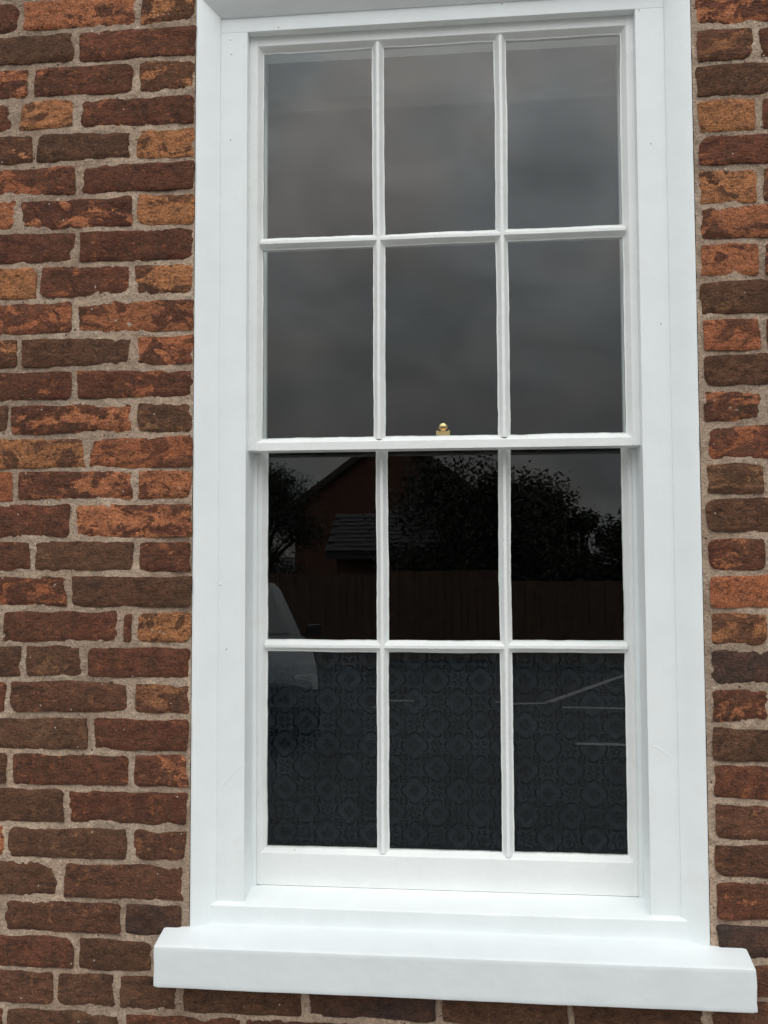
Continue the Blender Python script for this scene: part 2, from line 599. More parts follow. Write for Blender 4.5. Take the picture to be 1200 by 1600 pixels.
# per course: left joints (from the photo side of the window), brick types left to right, right bricks from the window outwards
T = {  # brick body, flaked face (warm reds and browns of one kiln)
    'R': ((.150, .054, .032), (.36, .125, .056)), 'B': ((.140, .062, .037), (.32, .140, .066)),
    'D': ((.122, .062, .036), (.24, .120, .060)), 'T': ((.135, .060, .033), (.47, .200, .085)),
    'O': ((.135, .048, .029), (.44, .165, .076)), 'K': ((.058, .041, .036), (.12, .06, .04)),
    'C': ((.190, .068, .038), (.40, .140, .064)),
}
ROWS = [
    ([-.852, -.605], ['R.3', 'O.62', 'T.45'], ['O.4', 'R.3']),
    ([-.731], ['D.1', 'R.15'], ['O.45', 'R.3']),
    ([-.827, -.606], ['O.45', 'R.15', 'T.4'], ['B.4', 'R.2']),
    ([-.860, -.731], ['C.2', 'T.55', 'R.35'], ['D.15', 'D.1']),
    ([-.817, -.609], ['T.35', 'D.25', 'T.72'], ['T.8', 'R.3']),
    ([-.724], ['R.4', 'R.08'], ['R.3', 'R.2']),
    ([-.852, -.606], ['O.6', 'O.42', 'T.62'], ['T.68', 'B.4']),
    ([-.725], ['R.12', 'R.15'], ['O.45', 'R.2']),
    ([-.804, -.610], ['T.75', 'R.3', 'T.42'], ['O.62', 'R.3']),
    ([-.728], ['C.4', 'O.55'], ['D.25', 'D.1']),
    ([-.843, -.602], ['T.35', 'D.04', 'C.45'], ['C.62', 'R.3']),
    ([-.725], ['R.22', 'R.3'], ['D.15', 'R.1']),
    ([-.861, -.603], ['D.2', 'O.42', 'D.22'], ['O.42', 'R.2']),
    ([-.698], ['T.5', 'C.5'], ['R.35', 'R.1']),
    ([-.845, -.599], ['C.85', 'O.45', 'O.55'], ['D.35', 'R.2']),
    ([-.726], ['R.03', 'O.52'], ['D.1', 'D.1']),
    ([-.808, -.596], ['R.08', 'D.15', 'R.2'], ['O.4', 'R.2']),
    ([-.731], ['R.32', 'D.04'], ['C.68', 'R.2']),
    ([-.872, -.627, -.597], ['R.1', 'R.05', 'R.1', 'T.6'], ['T.5', 'D.2']),
    ([-.823, -.697], ['D.1', 'D.3', 'R.02'], ['K.2', 'D.1']),
    ([-.853, -.600], ['C.3', 'B.03', 'B.35'], ['O.35', 'R.3']),
    ([-.685], ['D.02', 'R.14'], ['D.15', 'R.1']),
    ([-.849, -.601], ['D.1', 'R.24', 'O.42'], ['C.2', 'R.2']),
    ([-.731], ['D.08', 'R.06'], ['B.25', 'R.1']),
    ([-.853, -.604], ['O.6', 'D.12', 'B.25'], ['B.3', 'D.1']),
    ([-.739], ['D.02', 'B.06'], ['C.25', 'R.1']),
    ([-.859, -.615], ['R.1', 'B.08', 'K.1'], ['K.05', 'K.1']),
    ([-.706, -.552], ['R.04', 'D.06'], ['B.2', 'R.2']),
    ([-.749, -.626, -.502, -.261, -.009, .234, .475], ['B.1', 'D.04', 'D.02', 'D.02', 'K.1', 'D.05', 'D.08', 'B.08'], ['B.1']),
]
JW = .0125
def brick_mesh(w, h, seed, cls, nx, nz, loX=0., hiX=0.):
    amt = float(cls[1:])
    body, flake = T[cls[0]]
    r = random.Random(seed)
    g = r.uniform(.92, 1.32)
    body = tuple(c * g for c in body)
    g = r.uniform(1.08, 1.42)
    flake = tuple(c * g for c in flake)
    so = seed * 3.71
    tx, tz = r.uniform(-.006, .006), r.uniform(-.012, .012)
    V_, F_ = [], []
    cr = [r.uniform(.002, .006) if r.random() < .86 else r.uniform(.010, .020) for _ in range(4)]
    sl = (r.uniform(-.0035, .0035), r.uniform(-.0035, .0035))
    bow = r.uniform(-.0016, .0016)
    for j in range(nz + 1):
        for i in range(nx + 1):
            # denser near the edges
            u = i / nx; v = j / nz
            x = (u - .5) * w; z = (v - .5) * h
            ex = min(u, 1 - u) * w; ez = min(v, 1 - v) * h
            d = min(ex, ez)
            # ragged outline, rounded corners
            we = 1 - sstep(0, .012, d)
            x += we * .0032 * fbm(so + z * 30, 3.1 + (u > .5) * 9, x * 8, 2) * (1 if ex < .012 else .2)
            z += we * .0030 * fbm(so + x * 24, 7.7 + (v > .5) * 9, z * 8, 2) * (1 if ez < .012 else .2)
            c = cr[(u > .5) + 2 * (v > .5)]
            if ex < c and ez < c:
                dx, dz = c - ex, c - ez
                l = math.hypot(dx, dz)
                if l > c:
                    k = (1 - c / l)
                    x -= math.copysign(dx * k, x); z -= math.copysign(dz * k, z)
            x += (sl[0] * (1 - u) + sl[1] * u) * z / h
            z += bow * math.sin(u * math.pi) * (1 if v > .5 else .4) + .0012 * fbm(so + x * 11, v * 2.5, 4.4, 2)
            y = .0020 * (1 - sstep(0, .0040, d)) ** 1.5
            q = fbm(so + x * 36, 1.3, z * 58, 4)
            y -= .0017 * q + .0011 * fbm(so + x * 90, 5.5, z * 150, 3)
            y *= 1 if y > 0 and d < .004 else .35 + .65 * sstep(0, .012, d)
            f = abs(fbm(so + 40 + x * 16 + z * 9, 2.2, z * 46, 3))       # drag folds of hand-thrown clay
            y += .0015 * (1 - sstep(0, .13, f)) * sstep(.002, .012, d)
            y += tx * (u - .5) * w / .2 + tz * z
            if d > .006: y = min(y, 0.)
            V_.append((x, y, z))
    W = nx + 1
    for j in range(nz):
        for i in range(nx):
            a = j * W + i
            F_.append((a, a + 1, a + W + 1, a + W))
    ring = [i for i in range(nx + 1)] + [j * W + nx for j in range(1, nz + 1)] + \
           [nz * W + i for i in range(nx - 1, -1, -1)] + [j * W for j in range(nz - 1, 0, -1)]
    b0 = len(V_)
    for k in ring:
        x, y, z = V_[k]
        V_.append((x, .034, z))
    n = len(ring)
    for k in range(n):
        k2 = (k + 1) % n
        F_.append((ring[k2], ring[k], b0 + k, b0 + k2))
    return V_, F_, (*body, amt), (*flake, r.random())
def finish_brick(name, V_, F_, tints, flakes):
    me = mesh_of(name, V_, F_, True, 50, fix=False)
    for nm, arr in (('tint', tints), ('flake', flakes)):
        a = me.attributes.new(nm, 'FLOAT_COLOR', 'POINT')
        a.data.foreach_set('color', np.asarray(arr, np.float32).ravel())
    me.materials.append(MT['brick'])
    return me
edges = [BEDS[0] + .0693 * k for k in range(18, 0, -1)] + BEDS
while edges[-1] > GZ + .05:
    edges.append(edges[-1] - .0693)
far = [[], [], [], []]
nbrick = 0
mix_types = ['R.1', 'R.2', 'D.1', 'O.4', 'T.5', 'B.2', 'R.3', 'D.15', 'C.3', 'R.05', 'O.5', 'D.05']
seed = 0
for r in range(len(edges) - 1):
    zt, zb = edges[r], edges[r + 1]
    k = r - 17                      # index into ROWS
    spans = []                      # (x0, x1, type)
    half = (r % 2 == 1)
    def extend(x, step, end, first=None):
        s = []
        while (x - end) * step < 0:
            w_ = (.118 if first else .236) + rng.uniform(-.005, .005)
            first = None
            s.append((x, x + math.copysign(w_, step), rng.choice(mix_types)))
            x = s[-1][1]
        return s
    if 0 <= k < len(ROWS):
        J, tl, trr = ROWS[k]
        if k == 28:
            pts = [J[0] - .236] + J + [.603]
            for a, b, t in zip(pts, pts[1:], tl):
                spans.append((a, b, t))
            spans += extend(.603, 1, 3.0)
            spans += extend(J[0] - .236, -1, -3.0)
        else:
            edge = {20: -.4855, 21: -.486, 22: -.489, 23: -.4885, 24: -.489, 25: -.4955, 26: -.498}.get(k, -.4838)
            pts = ([J[0] - .236] if J[0] > -.80 or k in (18,) else [J[0] - .118]) + J + [edge - JW / 2 + .011 * (-1 if k == 27 else 0)]
            if k == 27:
                pts = pts[:-1]
            if len(pts) - 1 > len(tl): tl = ['R.2'] + tl
            for a, b, t in zip(pts, pts[1:], tl):
                spans.append((a, b + (JW / 2 + .0045 if b == pts[-1] and k != 27 else 0), t))
            spans += extend(pts[0], -1, -3.0)
            x = .4905 + (.004 if k > 16 else 0)
            if k == 27: x = .556
            w1 = .603 - x if (k % 2 == 0 or k == 26 or k == 27) else .722 - x
            spans.append((x - JW / 2 + .002, x + w1, trr[0]))
            spans += [(x + w1, x + w1 + .236, trr[1 % len(trr)])]
            spans += extend(x + w1 + .236, 1, 3.0)
    else:
        spans += extend(-.02 if half else .098, 1, 3.0)
        spans += extend(-.02 if half else .098, -1, -3.0)
    for a, b, t in spans:
        a, b = min(a, b), max(a, b)
        seed += 1
        jw = JW + rng.uniform(-.003, .003)
        bh = zt - zb - .0108 + rng.uniform(-.0015, .0015)
        w = b - a - jw
        cx, cz = (a + b) / 2, (zt + zb) / 2 + rng.uniform(-.0012, .0012)
        if w < .012: continue
        near = -1.0 < cx < .74 and -.29 < cz < 1.87 and (b > -.93 and a < .68)
        yo = YF + rng.uniform(-.0012, .0015)
        if near:
            nx, nz = max(4, int(w / .0052)), 12
            V_, F_, ti, fl = brick_mesh(w, bh, seed, t, nx, nz)
            me = finish_brick('brick', V_, F_, [ti] * len(V_), [fl] * len(V_))
            obj('brick', me, None, wall, (cx, yo - YF, cz - GZ))
            nbrick += 1
        else:
            V_, F_, ti, fl = brick_mesh(w, bh, seed, t, 7, 3)
            base = len(far[0])
            far[0] += [(x + cx, y + yo, z + cz) for x, y, z in V_]
            far[1] += [tuple(i + base for i in q) for q in F_]
            far[2] += [ti] * len(V_)
            far[3] += [fl] * len(V_)
me = finish_brick('brickwork', *far)
o = obj('brickwork', me, None, wall, (0, -YF, -GZ))
tag(o, kind='stuff')
print('bricks', nbrick, 'far tris', len(far[1]) * 2)

# mortar: one rough sheet a few millimetres behind the brick faces, with the window opening left out
def mort_y(x, z):
    return YF + max(.0014, .0034 - .0026 * fbm(x * 20, 4.4, z * 26, 4)) - .0013 * fbm(x * 85, 1.1, z * 85, 3)
mv, mf = [], []
def patch(x0, x1, z0, z1, st):
    nx, nz = max(1, round((x1 - x0) / st)), max(1, round((z1 - z0) / st))
    b = len(mv)
    for j in range(nz + 1):
        for i in range(nx + 1):
            x, z = x0 + (x1 - x0) * i / nx, z0 + (z1 - z0) * j / nz
            mv.append((x, mort_y(x, z), z))
    for j in range(nz):
        for i in range(nx):
            a = b + j * (nx + 1) + i
            mf.append((a, a + 1, a + nx + 2, a + nx + 1))
HX, HZ0, HZ1 = .484, -.06, 1.806
patch(-.94, -HX, -.26, 1.86, .0048)
patch(HX, .70, -.26, 1.86, .0048)
patch(-HX, HX, -.26, HZ0, .0048)
patch(-HX, HX, HZ1, 1.86, .012)
patch(-3, -.94, -.26, 1.86, .05)
patch(.70, 3, -.26, 1.86, .05)
patch(-3, 3, GZ - .05, -.26, .05)
patch(-3, 3, 1.86, 3.0, .05)
b = len(mv)
# solid backing and reveals behind the sheet
for (a0, a1, c0, c1) in ((-3, -HX, GZ, 3), (HX, 3, GZ, 3), (-HX, HX, GZ, HZ0), (-HX, HX, HZ1, 3)):
    v, f = box_vf(a0, a1, -.018, .045, c0, c1, len(mv))
    mv += v; mf += f
me = mesh_of('mortar', mv, mf, True, 60, fix=False)
obj('mortar', me, MT['mortar'], wall, (0, -YF, -GZ))

# ================================================================== SASH WINDOW
win = empty('sash_window', (0, 0, -.04), 'tall white painted timber sash window with twelve small panes', 'window')
WO = Vector((0, 0, .04))            # children are modelled in world coordinates
def strip(name, mat, parent, prof, s0, s1, way, seedv, step=.006, amp=.0009, org=None, ends=None):
    """closed profile (t, y, wobble 0..1) run along s; way 'v': t is x and s is z, 'h': t is z and s is x"""
    n = max(1, int(abs(s1 - s0) / step))
    m_ = len(prof)
    vs, fs = [], []
    for k in range(n + 1):
        s = s0 + (s1 - s0) * k / n
        for (t, y, w) in prof:
            ds = 0
            if ends:
                ds = ends(t, y, k / n)
            a = w * amp * (fbm(seedv + s * 8, t * 9, 2.5, 3) * 1.3 + .45 * fbm(seedv + 31 + s * 55, t * 9, 1.5, 2))
            c = .12 * amp * fbm(seedv + 60 + s * 25, t * 60, y * 60, 2)
            tt, yy, ss = t + a, y + c - .5 * a * (w > 0), s + ds
            vs.append((tt, yy, ss) if way == 'v' else (ss, yy, tt))
    for k in range(n):
        for i in range(m_):
            j = (i + 1) % m_
            fs.append((k * m_ + i, k * m_ + j, (k + 1) * m_ + j, (k + 1) * m_ + i))
    fs.append(tuple(range(m_)))
    fs.append(tuple(range(n * m_, (n + 1) * m_))[::-1])
    me = mesh_of(name, vs, fs, True, 30)
    o = obj(name, me, mat, parent)
    o.modifiers.new('weighted', 'WEIGHTED_NORMAL').keep_sharp = True
    o.location = WO if org is None else org
    return o

PA = MT['paint']
HW = .385                # half width of the opening between the linings
# outer moulding: a convex splay from the flat lining out to the brick, mitred at the head
SPL = [(.4400, -.0006), (.4404, -.0038), (.4425, -.0062), (.4500, -.0128), (.4580, -.0192), (.4660, -.0245), (.4730, -.0285), (.4790, -.0302), (.4825, -.0292), (.4838, -.0262)]
ZH = 1.7703
def jamb_end(t, y, f):
    return (abs(t) - .44) * f * (ZH_T - ZH) / .044 if f > .5 else 0
ZH_T = 1.8045
for sgn in (-1, 1):
    prof = [(sgn * x, y, 0) for x, y in SPL] + [(sgn * .4838, .05, 0), (sgn * .4400, .05, 0)]
    strip('outer_moulding', PA, win, prof, -.0325, ZH, 'v', 11 + sgn, .012, .0007,
          ends=lambda t, y, f: (abs(t) - .44) * (ZH_T - ZH) / .044 * (f if f > .985 else 0))
prof = [(ZH + (x - .44) * (ZH_T - ZH) / .044, y, 0) for x, y in SPL] + [(ZH_T, .05, 0), (ZH, .05, 0)]
strip('outer_moulding', PA, win, prof, -.44, .44, 'h', 17, .012, .0007,
      ends=lambda t, y, f: (t - ZH) * .044 / (ZH_T - ZH) * (1 if f > .985 else -1 if f < .015 else 0))
# flat linings with the pulley stiles behind them
for sgn in (-1, 1):
    x = sgn
    prof = [(x * .4412, 0, 0), (x * (HW + .0018), 0, 0), (x * (HW + .0004), .0005, 0), (x * HW, .0022, 0), (x * HW, .1175, 0), (x * .4412, .1175, 0)]
    strip('jamb', PA, win, prof, -.010, 1.7398, 'v', 23 + sgn, .012, .0006)
    prof = [(x * (HW - .0002), .0635, 0), (x * .3775, .0640, 0), (x * .3770, .0690, 0), (x * (HW - .0002), .0700, 0)]
    strip('parting_bead', PA, win, prof, .006, .884, 'v', 27 + sgn, .02, .0005)
    prof = [(x * .4395, .118, 0), (x * .372, .118, 0), (x * .372, .13, 0), (x * .4395, .13, 0)]
    strip('staff_bead', PA, win, prof, -.01, 1.74, 'v', 29 + sgn, .1, .0002)
prof = [(ZH + .0012, 0, 0), (1.7418, 0, 0), (1.7404, .0006, 0), (1.74, .0022, 0), (1.74, .1175, 0), (ZH + .0012, .1175, 0)]
strip('head_lining', PA, win, prof, -.4411, .4411, 'h', 31, .012, .0007)
# timber sill
prof = [(.0035, -.0105, 0), (.0048, -.0085, 0), (.0125, .070, 0), (.0135, .13, 0), (-.036, .13, 0), (-.0365, -.0115, 0), (.0005, -.0120, 0)]
strip('timber_sill', PA, win, prof, -.4512, .4512, 'h', 37, .012, .0009)
# old drips and wrinkles under the paint of the linings
for pts in ([(-.4395, .2150), (-.428, .2275), (-.414, .2450), (-.402, .2580), (-.393, .2640), (-.3870, .2655)],
            [(.3885, .3190), (.398, .3165), (.409, .3110), (.419, .3030), (.4275, .2935)]):
    MB().tube([(x, .0004, z) for x, z in pts], [.0004] + [.0011] * (len(pts) - 2) + [.0004], 6).build('paint_wrinkle', PA, win, True, 80, WO)
for x, z in ((-.4205, 1.727), (-.4185, 1.697), (-.436, .62)):
    MB().lathe([(.0028, 0), (.0026, .0004), (.0016, .0009), (.0004, .0011)], 12, (x, 0, z), 'y').build('paint_blob', PA, win, True, 80, WO).scale = (1, -1, 1)
# mastic joints between moulding and brick
for sgn, x1 in ((-1, .4868), (1, .4925)):
    prof = [(sgn * .4825, -.0235, 0), (sgn * (x1 - .002), -.0262, .7), (sgn * x1, -.0245, 1), (sgn * x1, 0, 0), (sgn * .4825, 0, 0)]
    strip('mastic_joint', MT['mastic'], win, prof, -.03, 1.80, 'v', 43 + sgn, .006, .0022)

# sashes: y0 = front face
SA = MT['sash']
def member(way, inner, outer, y0, s, name, s0, s1, parent, seedv, lip=.0095, back=.043):
    """stile or rail: flat front from outer to the arris, puttied slope to the glass at inner; s=+1 if outer > inner"""
    prof = [(outer, y0, 0), (inner + s * (lip + .0012), y0, 0), (inner + s * lip, y0 + .0010, .15),
            (inner + s * .0022, y0 + .0122, .8), (inner, y0 + .0127, 1), (inner, y0 + .0180, 1),
            (inner + s * .013, y0 + back, 0), (outer, y0 + back, 0)]
    return strip(name, SA, parent, prof, s0, s1, way, seedv, .005, .0011)
def bar(way, c, y0, s0, s1, parent, seedv, nib=.0036, hw=.0123):
    prof = [(c - nib, y0 + .0012, .25), (c - nib + .001, y0 + .0002, .25), (c + nib - .001, y0 + .0002, .25), (c + nib, y0 + .0012, .25),
            (c + hw - .0022, y0 + .0122, .8), (c + hw, y0 + .0127, 1), (c + hw, y0 + .018, 1), (c + .007, y0 + .036, 0),
            (c - .007, y0 + .036, 0), (c - hw, y0 + .018, 1), (c - hw, y0 + .0127, 1), (c - hw + .0022, y0 + .0122, .8)]
    # mirrored wobble so that the two edges do not move together
    return strip('glazing_bar', SA, parent, prof, s0, s1, way, seedv, .005, .0011)
def pane(x0, x1, z0, z1, y, parent, tilt, name='glass_pane'):
    e = .005
    cx, cz = (x0 + x1) / 2, (z0 + z1) / 2
    v, f = box_vf(x0 - e - cx, x1 + e - cx, -.0015, .0015, z0 - e - cz, z1 + e - cz)
    o = obj(name, mesh_of(name, v, f), MT['glass'], parent, Vector((cx, y, cz)) + WO * 0)
    o.rotation_euler = tilt
    return o
def sash(name, y0, xe, bars_x, zs, zbar, rails, label):
    """xe: lips of the two stiles; rails: (bottom lip, bottom outer, top lip, top outer)"""
    s = bpy.data.objects.new(name, None)
    COL.objects.link(s)
    s.parent = win
    s.location = WO
    s['label'] = label
    bl, bo, tl, to = rails
    k = 100 * y0 + 5
    Z = Vector((0, 0, 0))
    for o in (member('v', xe[0], -.3848, y0, -1, 'stile', bo + .0007, to - .0007, s, k + 1),
              member('v', xe[1], .3848, y0, 1, 'stile', bo + .0007, to - .0007, s, k + 2),
              member('h', bl, bo, y0 + .0007, -1, 'bottom_rail' if bo < .1 else 'meeting_rail', -.3846, .3846, s, k + 3),
              member('h', tl, to, y0 + .0007, 1, 'top_rail' if to > 1 else 'meeting_rail', -.3846, .3846, s, k + 4)):
        o.location = Z
    edges_x = [xe[0]] + list(bars_x) + [xe[1]]
    for i, x in enumerate(bars_x):
        bar('v', x, y0, bl - .006, tl + .006, s, k + 10 + i).location = Z
    for i in range(3):
        a, b = edges_x[i] - .004, edges_x[i + 1] + .004
        bar('h', zbar + (.0012 if i == 2 else 0), y0 + .0006, a, b, s, k + 20 + i).location = Z
    rr = random.Random(int(k))
    for j, (z0, z1) in enumerate(((zbar, tl), (bl, zbar))):
        for i in range(3):
            x0 = edges_x[i] + (.0123 if i else 0); x1 = edges_x[i + 1] - (.0123 if i < 2 else 0)
            pane(x0, x1, z0 + (.0123 if j == 0 else 0), z1 - (.0123 if j else 0), y0 + .0143, s,
                 (math.radians(rr.uniform(-.3, .3)), 0, math.radians(rr.uniform(-.45, .45))))
    return s
US = sash('upper_sash', .0175, (-.3580, .3603), (-.1212, .1252), None, 1.3100, (.9125, .8862, 1.7093, 1.760), 'upper sash of six clear panes')
LS = sash('lower_sash', .0705, (-.3588, .3602), (-.1212, .1272), None, .4915, (.0872, .0135, .900, .9115), 'lower sash whose bottom row of panes is frosted')
ex = [-.3588, -.1212, .1272, .3602]
for i in range(3):
    x0 = ex[i] + (.0123 if i else 0) - .004; x1 = ex[i + 1] - (.0123 if i < 2 else 0) + .004
    me = mesh_of('frosted_film', [(x0, 0, .0835), (x1, 0, .0835), (x1, 0, .4825), (x0, 0, .4825)], [(0, 1, 2, 3)])
    obj('frosted_film', me, MT['film'], LS, (0, .0868, 0))
# brass fastener on the lower sash's meeting rail, seen through the upper middle pane
fs = MB()
fs.box(-.0125, .0125, -.016, .016, 0, .006)
for sx in (-1, 1):
    fs.prism([(sx * .0125, .006), (sx * .0085, .006), (sx * .0085, .0165), (sx * .0098, .0180), (sx * .0125, .0165)], 'y', -.007, .007)
fs.box(-.0084, .0084, -.003, .003, .0060, .0165)
fs.lathe([(.0060, .0160), (.0060, .0185), (.0098, .0200), (.0108, .0235), (.0106, .0270), (.0092, .0305), (.0066, .0331), (.0034, .0346), (.0005, .0350)], 24)
f_ = fs.build('sash_fastener', MT['brass'], LS, True, 30)
f_.location = (.0042, .090, .9116)
f_.scale = (1.12, 1.12, 1.08)

# ================================================================== PAINTED STONE SILL
def stone_sill():
    x0, x1 = -.5335, .5450
    prof = [(-.032, .06), (-.0315, -.026), (-.0450, -.0840), (-.0458, -.0851), (-.0472, -.0856), (-.1178, -.0858), (-.1194, -.0852), (-.1203, -.0835), (-.1205, .06)]
    # subdivide the profile for a hand-dressed surface
    pts = []
    for k in range(len(prof) - 1):
        a, b = prof[k], prof[k + 1]
        n = max(1, int(math.hypot(a[0] - b[0], a[1] - b[1]) / .007))
        pts += [(a[0] + (b[0] - a[0]) * i / n, a[1] + (b[1] - a[1]) * i / n) for i in range(n)]
    pts.append(prof[-1])
    n = int((x1 - x0) / .007)
    vs, fs_ = [], []
    mC = len(pts)
    for k in range(n + 1):
        x = x0 + (x1 - x0) * k / n
        e = min(x - x0, x1 - x)
        rd = 1 - sstep(0, .006, e)
        for z, y in pts:
            zz, yy = z, y
            if y < 0:
                w = fbm(x * 9, y * 9, z * 9, 3) * .0006 + fbm(x * 55, y * 55, z * 55, 3) * .0003
                yy += w
                zz += .7 * fbm(x * 7 + 9, y * 9, z * 9, 3) * .0008
                yy += rd * .0014 * sstep(-.03, -.08, y)
                zz += rd * .0012 * (-1 if z > -.08 else 1)
            xx = x + (fbm(z * 40, y * 40, x + 3, 3) * .0016 if e < .004 else 0)
            vs.append((xx, yy, zz))
    for k in range(n):
        for i in range(mC - 1):
            fs_.append((k * mC + i, k * mC + i + 1, (k + 1) * mC + i + 1, (k + 1) * mC + i))
    fs_.append(tuple(range(mC)))
    fs_.append(tuple(range(n * mC, (n + 1) * mC)))
    o = obj('window_sill', mesh_of('window_sill', vs, fs_, True, 50), MT['sill'])
    tag(o, 'thick white painted stone sill jutting out under the sash window', 'window sill')
stone_sill()

# ================================================================== ROLLER BLIND
bl = empty('roller_blind', (0, .17, 1.66), 'dark roller blind wound almost fully up behind the top panes', 'blind')
MB().lathe([(.022, -.43), (.022, .43)], 18, (0, 0, .095), 'x').build('roller', MT['blind'], bl, True, 40)
MB().box(-.42, .42, -.023, -.0222, .012, .095).build('fabric', MT['blind'], bl)
MB().box(-.42, .42, -.027, -.018, -.016, .012).build('bottom_bar', MT['blindbar'], bl)

# ================================================================== ACROSS THE CAR PARK (seen mirrored in the panes)
fence = empty('board_fence', (-3.0, -12.5, GZ), 'brown close-boarded timber fence across the car park', 'fence')
bm_ = MB().box(-.062, .062, -.012, .012, .05, 1.52)
bme = mesh_of('board', bm_.v, bm_.f)
bme.materials.append(MT['fence'])
for k in range(76):
    o = obj('board', bme, None, fence, (-4.0 + k * .128, (k % 2) * .02, rng.uniform(-.012, .012)))
for z in (.3, .85, 1.35):
    MB().box(-4.06, 5.7, -.10, -.04, z, z + .08).build('rail', MT['fence'], fence)

def gable_house(name, loc, hw, eave, apex, depth, wallm, roofm, label, over=.25, wins=()):
    h = empty(name, loc, label, 'house')
    MB().prism([(-hw, 0), (hw, 0), (hw, eave), (0, apex), (-hw, eave)], 'y', -depth, 0).build('wall', wallm, h)
    sl = (apex - eave) / hw
    for s in (-1, 1):
        r = MB()
        r.prism([(0, apex + .03), (s * (hw + over), eave - sl * over + .03), (s * (hw + over), eave - sl * over + .15), (0, apex + .17)], 'y', -depth - .2, .22)
        ro = r.build('roof', roofm, h)
        MB().prism([(0, apex - .10), (s * (hw + over), eave - sl * over - .10), (s * (hw + over), eave - sl * over + .025), (0, apex + .025)], 'y', .20, .235).build('barge_board', MT['trim'], ro)
    for (x, z, w, hh) in wins:
        f = MB().box(x - w / 2, x + w / 2, .005, .05, z - hh / 2, z + hh / 2).build('window', MT['whitewood'], h)
        for q in (-1, 1):
            MB().box(x + q * w / 4 - w / 4 + .05, x + q * w / 4 + w / 4 - .05, .052, .06, z - hh / 2 + .06, z + hh / 2 - .06).build('pane', MT['darkglass'], f)
    return h
gable_house('gable_house', (-2.48, -27, GZ), 3.0, 3.50, 5.72, 9, MT['house'], MT['tile'],
            'brown brick house with a steep gable end across the car park', wins=((1.0, 3.3, 1.1, 1.0),))
sh = empty('outbuilding', (-.8, -14.6, GZ), 'low brick outbuilding with a slate roof behind the timber fence', 'outbuilding')
MB().box(-1.5, 1.55, -2.6, 0, 0, 1.88).build('wall', MT['house'], sh)
rb = MB().prism([(.20, 1.82), (-1.3, 2.58), (-2.82, 1.80), (-2.82, 1.88), (-1.3, 2.66), (.20, 1.90)], 'x', -1.7, 1.75).build('roof', MT['slate'], sh)
for k in range(9):
    for q in range(14):
        y1, y0 = .22 - k * .168, .22 - (k + 1) * .168 - .03
        x0 = -1.7 + q * .2465 + (k % 2) * .12
        dz = rng.uniform(0, .008)
        zz = lambda y: 1.90 + (.20 - y) * .5067 + .012
        MB().prism([(y1, zz(y1) + .012 + dz), (y0, zz(y0) - .006 + dz), (y0, zz(y0) + .002 + dz), (y1, zz(y1) + .020 + dz)], 'x', x0, min(1.75, x0 + .24)).build('slate', MT['slate'], rb)
MB().box(-1.7, 1.75, .2, .29, 1.76, 1.84).build('gutter', MT['trim'], rb)

def tree(loc, h, rx, rz, label, seedv, mat, nleaf=15000, lean=0., trunk_h=.35):
    r = random.Random(seedv)
    t = empty('broadleaf_tree', loc, label, 'tree', 'trees across the car park')
    tb = MB()
    top = (lean, 0, h * .86)
    tb.tube([(0, 0, 0), (lean * .2, .05, h * .25), (lean * .6, -.05, h * .55), top], [h * .035, h * .028, h * .018, .015], 8)
    clumps = []
    for k in range(26):
        a = r.uniform(0, 2 * math.pi)
        zz = r.uniform(trunk_h, 1.0)
        prof = math.sin(math.pi * min(1, (zz - trunk_h) / (1 - trunk_h) * .8 + .18)) ** .7
        rr = rx * prof * r.uniform(.45, 1.0)
        c = Vector((lean * zz + rr * math.cos(a), rr * math.sin(a), h * zz * r.uniform(.9, 1.0)))
        clumps.append((c, rz * r.uniform(.16, .36)))
        z0 = max(.12, zz - .25) * h
        tb.tube([(lean * z0 / h, 0, z0 * .9), tuple((Vector((lean * zz, 0, z0)) + c) / 2), tuple(c)], [h * .013, h * .008, .008], 5)
    tb.build('trunk', MT['bark'], t, True, 60)
    vs, fs_ = [], []
    for k in range(nleaf):
        c, rad = r.choice(clumps)
        d = Vector((r.gauss(0, 1), r.gauss(0, 1), r.gauss(0, 1))).normalized() * rad * r.random() ** .45 * r.uniform(.7, 1.15)
        p = c + Vector((d.x * 1.25, d.y * 1.25, d.z * .85))
        a = Vector((r.gauss(0, 1), r.gauss(0, 1), r.gauss(0, .7))).normalized()
        b_ = a.cross(Vector((r.gauss(0, 1), r.gauss(0, 1), r.gauss(0, 1)))).normalized()
        L = r.uniform(.032, .062)
        q = len(vs)
        vs += [p - a * L, p + b_ * L * .45, p + a * L, p - b_ * L * .45]
        fs_.append((q, q + 1, q + 2, q + 3))
    obj('crown', mesh_of('crown', vs, fs_, fix=False), mat, t)
    return t
tree((-5.35, -22, GZ), 4.05, 1.25, 2.6, 'round leafy tree left of the gable house', 3, MT['leafA'])
tree((-.30, -13.75, GZ), 3.42, .95, 2.4, 'dark bushy tree hiding the right half of the low outbuilding', 4, MT['leafA'], trunk_h=.14)
tree((.62, -13.8, GZ), 3.38, .85, 2.3, 'dense dark tree beside the right end of the outbuilding', 5, MT['leafA'], trunk_h=.14)
tree((1.55, -15.4, GZ), 3.22, .62, 1.9, 'upright leafy tree with a pointed double top', 6, MT['leafB'])
tree((2.35, -15.6, GZ), 2.75, .60, 1.5, 'loose open tree with sky showing through its crown', 8, MT['leafB'], 7000)
tree((3.15, -15.2, GZ), 2.70, .7, 1.7, 'rounded bushy tree at the far right end of the tree row', 9, MT['leafA'])
